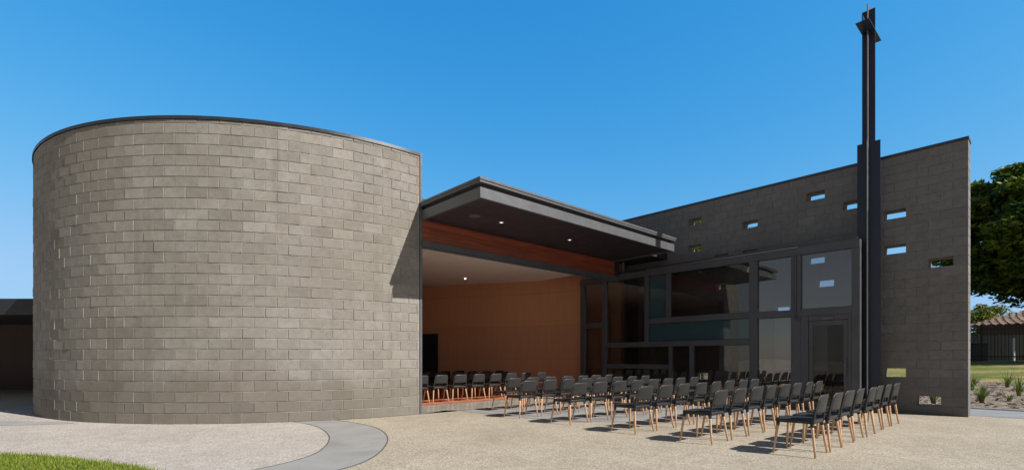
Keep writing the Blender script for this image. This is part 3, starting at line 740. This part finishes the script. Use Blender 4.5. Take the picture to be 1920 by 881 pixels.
def tree(name, base, h, r, z0, nclump, nleaf, lsize, m, label, cat, group=None, trunk_r=.3, flat=.5, squash=.38, clr=1.0, seed=1, limbs=14):
    global rng
    keep = rng; rng = np.random.default_rng(seed)
    root = empty(name, base, label, cat, group)
    cz = (z0+h)/2; rz = (h-z0)/2
    bm = BM(); B = Vector(base)
    top = B+Vector((0, 0, z0+rz*.9))
    tube(bm, [B-Vector((0, 0, .1)), B+Vector((.05, 0, z0*.5)), B+Vector((-.05, .1, z0+.3)), top], [trunk_r*1.35, trunk_r, trunk_r*.85, trunk_r*.3], 10)
    cl = []
    for k in range(nclump):
        d = rng.normal(0, 1, 3); d /= np.linalg.norm(d); q = rng.uniform(.55, 1.0)**.6
        c = np.array([B.x+d[0]*r*q, B.y+d[1]*r*q, B.z+cz+d[2]*rz*q]); cl.append((c, clr*rng.uniform(.6, 1.25), rng.normal(0, .16)))
    for k in range(min(limbs, nclump)):
        c = cl[k][0]; st = B+Vector((0, 0, z0*rng.uniform(.75, 1.2))); e = Vector(c)
        md = st.lerp(e, .5)+Vector((0, 0, -.3)); tube(bm, [st, md, e], [trunk_r*.45, trunk_r*.28, trunk_r*.08], 7)
    obj('trunk', bm, M['bark'], root)
    per = nleaf//nclump; C = []; T = []
    for c, rr, ts in cl:
        d = rng.normal(0, 1, (per, 3)); d /= np.linalg.norm(d, axis=1)[:, None]; q = rng.random(per)**.45
        p = c + d*q[:, None]*np.array([rr, rr, rr*squash]); C.append(p); T.append(.42+ts+rng.normal(0, .17, per))
    leaf_mesh('crown', np.concatenate(C), lsize, None, root, m, np.concatenate(T), flat)
    rng = keep
    return root
def Pw(px, Y, z=0): return ((px-960)/935*Y, Y, z)
tree('fig_tree', Pw(2010, 27.0, .8), 11.3, 5.9, 3.7, 420, 120000, .20, M['leaf_fig'], 'big dark green fig tree with a dense rounded crown at the right edge', 'tree', trunk_r=.5, flat=.55, squash=.5, clr=1.15, seed=3, limbs=5)
tree('street_tree', Pw(1838, 52, 1), 5.6, 2.6, 1.6, 60, 14000, .16, M['leaf_olive'], 'small yellow green tree behind the tiled house roof', 'tree', trunk_r=.18, clr=.8, seed=5, squash=.7)
tree('garden_tree', (13.0, 33.5, 1), 9.6, 2.9, 4.0, 60, 14000, .17, M['leaf_olive'], 'olive green tree glimpsed through the upper left slots of the wall', 'tree', trunk_r=.2, clr=1.0, seed=8)
tree('garden_tree', (17.4, 35.5, 1), 9.6, 2.3, 3.6, 60, 14000, .17, M['leaf_olive'], 'second tree glimpsed through the middle slots of the wall', 'tree', trunk_r=.2, clr=1.0, seed=9)

def strap_plant(p, n, h, label, seed=0):
    g = np.random.default_rng(seed); bm = BM(); lay = []; verts = []; faces = []; t = []
    for k in range(n):
        a = g.uniform(0, 6.28); hh = h*g.uniform(.55, 1.1); out = hh*g.uniform(.15, .75); w2 = g.uniform(.009, .016)
        d = Vector((math.cos(a), math.sin(a), 0)); s = Vector((-d.y, d.x, 0)); i = len(verts); b0 = Vector(p)+d*g.uniform(0, .05)
        for j in range(5):
            q = j/4; c = b0 + d*(out*q*q) + Vector((0, 0, hh*(q - .30*q*q*out/hh)))
            ww = w2*(1-.85*q*q)
            verts.extend([tuple(c-s*ww), tuple(c+s*ww)])
        tt = g.random()
        for j in range(4): faces.append((i+2*j, i+2*j+1, i+2*j+3, i+2*j+2)); t.append(tt)
    me = bpy.data.meshes.new('strap_plant'); me.from_pydata(verts, [], faces)
    me.attributes.new('tint', 'FLOAT', 'FACE').data.foreach_set('value', np.array(t, np.float32)); bm.free()
    o = link_mesh('strap_plant', me, M['leaf_strap'], base=Vector(p)); tag(o, label, 'plant', 'strappy plants in the mulch bed'); return o
def bed(px, py):                                            # a spot on the sloping bed
    mx = (px-960)/935; lo, hi = 11.0, 40.0
    for _ in range(50):
        Y = (lo+hi)/2; u = (Vector((mx*Y, Y, 0))-E0).dot(U)
        if 672+935*(1.22-tz(u)-.01)/Y > py: lo = Y
        else: hi = Y
    u = (Vector((mx*Y, Y, 0))-E0).dot(U)
    return (mx*Y, Y, tz(u)+.01)
spots = [(1841, 755, .62, 60, 'wide green strappy plant at the bed edge beside the wall end'), (1889, 726, .62, 46, 'upright strappy plant at the back of the bed by the lawn'),
         (1911, 742, .62, 46, 'strappy plant nearest the right edge of the picture'), (1823, 731, .6, 44, 'strappy plant half hidden behind the wall end'),
         (1893, 752, .22, 40, 'low flat tuft between the larger strappy plants'), (1750, 757, .5, 60, 'strappy plant seen through the lowest wall slot'), (1316, 712, .9, 50, 'green plant seen through the small slot above the chairs'), (1546, 737, .6, 50, 'plant seen through the slot beside the entrance door')]
for k, (px, py, h, n, lb) in enumerate(spots): strap_plant(bed(px, py), n, h, lb, 20+k)

# ------------------------------------------------------------------ fences and house beyond the lawn
fz = 1.09
pf = empty('palisade_fence', L(32.7, -8, fz), 'black steel palisade fence along the far edge of the lawn', 'fence', rz=ANG)
bm = BM(); v = -26.0
while v < 12: bx(bm, 32.69, 32.72, v, v+.035, fz+.08, fz+2.05); v += .14
o = obj('pickets', bm, M['black'], pf)
bm = BM(); bx(bm, 32.73, 32.77, -26, 12, fz+.22, fz+.28); bx(bm, 32.73, 32.77, -26, 12, fz+1.75, fz+1.81); obj('rails', bm, M['black'], pf)
for k, v in enumerate(np.arange(-25, 12, 2.3)):
    bm = BM(); bx(bm, 32.78, 32.86, v, v+.08, fz-.1, fz+2.1); obj('fence_post', bm, M['black'], pf)
tf = empty('paling_fence', L(38.5, -8, fz), 'weathered grey timber paling fence behind the black fence', 'fence', rz=ANG)
bm = BM(); v = -30.0
while v < 12:
    bx(bm, 38.5, 38.52, v, v+.14, fz, fz+1.62+random.uniform(-.02, .02)); v += .155
obj('palings', bm, M['paling'], tf)
bm = BM(); bx(bm, 38.53, 38.57, -30, 12, fz+.3, fz+.38); bx(bm, 38.53, 38.57, -30, 12, fz+1.3, fz+1.38); obj('rails', bm, M['paling'], tf)
gp = Vector(Pw(1901, 30.5, fz)); bm = BM(); tube(bm, [gp, gp+Vector((0, 0, 1.35))], .055, 10); tube(bm, [gp+Vector((0, 0, 1.35)), gp+Vector((0, 0, 1.40))], [.075, .02], 10)
tag(obj('garden_post', bm, M['white_paint'], base=gp), 'pale slim post standing against the grey paling fence', 'post')
# utility box in front of fence
bm = BM(); ub = Vector(Pw(1828, 29, fz)); bw(bm, ub.x-.45, ub.x+.45, ub.y-.3, ub.y+.3, fz, fz+.95); bw(bm, ub.x-.5, ub.x+.5, ub.y-.35, ub.y+.35, fz+.951, fz+1.02)
tag(obj('utility_box', bm, mat_simple('dark_bin_plastic', (.03, .04, .055), .5), base=ub, bevel=.03), 'dark blue grey box beside the black fence', 'utility box')
# tiled house
hs_ = empty('tiled_house', L(46, -12, fz), 'brown brick house with a terracotta tiled hip roof beyond the fences', 'house', rz=ANG)
bm = BM(); bx(bm, 43.6, 53.4, -24, -5.8, fz-.1, fz+2.55); wl = obj('wall', bm, M['brickhouse'], hs_)
bm = BM(); e = .6; a, b2, c, d = L(43.6-e, -24-e, fz+2.5), L(53.4+e, -24-e, fz+2.5), L(53.4+e, -5.8+e, fz+2.5), L(43.6-e, -5.8+e, fz+2.5)
r1, r2 = L(48.5, -19.0, fz+4.4), L(48.5, -10.0, fz+4.4)
vs = [bm.verts.new(p) for p in (a, b2, c, d, r1, r2)]
for f in ((0, 4, 1), (1, 4, 5, 2), (2, 5, 3), (3, 5, 4, 0), (0, 1, 2, 3)): bm.faces.new([vs[k] for k in f])
rf = obj('roof', bm, M['tile'], hs_)
# rows of roof tiles as raised courses on the two slopes that face the chapel
bm = BM()
def tiles(q0, q1, q2, q3, nr, nc):
    for j in range(nr):
        for k in range(nc):
            t0, t1, s0, s1 = k/nc, (k+.82)/nc, j/nr, (j+1.05)/nr
            A = q0.lerp(q1, t0).lerp(q3.lerp(q2, t0), s0); B2 = q0.lerp(q1, t1).lerp(q3.lerp(q2, t1), s0)
            C2 = q0.lerp(q1, t1).lerp(q3.lerp(q2, t1), min(1, s1)); D2 = q0.lerp(q1, t0).lerp(q3.lerp(q2, t0), min(1, s1))
            up = Vector((0, 0, .09)); lo = Vector((0, 0, .02))
            md = Vector((0, 0, .06))
            m1, m2 = A.lerp(B2, .5), D2.lerp(C2, .5)
            vv = [bm.verts.new(p) for p in (A+lo, m1+up+md, B2+lo, C2+lo, m2+md, D2+lo)]
            bm.faces.new((vv[0], vv[1], vv[4], vv[5])); bm.faces.new((vv[1], vv[2], vv[3], vv[4]))
tiles(a, d, r2, r1, 14, 46); tiles(d, c, r2, r2, 14, 34)
obj('tile_courses', bm, M['tile'], rf)
for v0 in (-21, -16, -10.5):
    bm = BM(); bx(bm, 43.54, 43.597, v0, v0+1.5, fz+.95, fz+2.1); wn = obj('window', bm, M['white_paint'], hs_)
    bm = BM(); bx(bm, 43.53, 43.538, v0+.07, v0+1.43, fz+1.02, fz+2.03); obj('pane', bm, M['black'], wn)
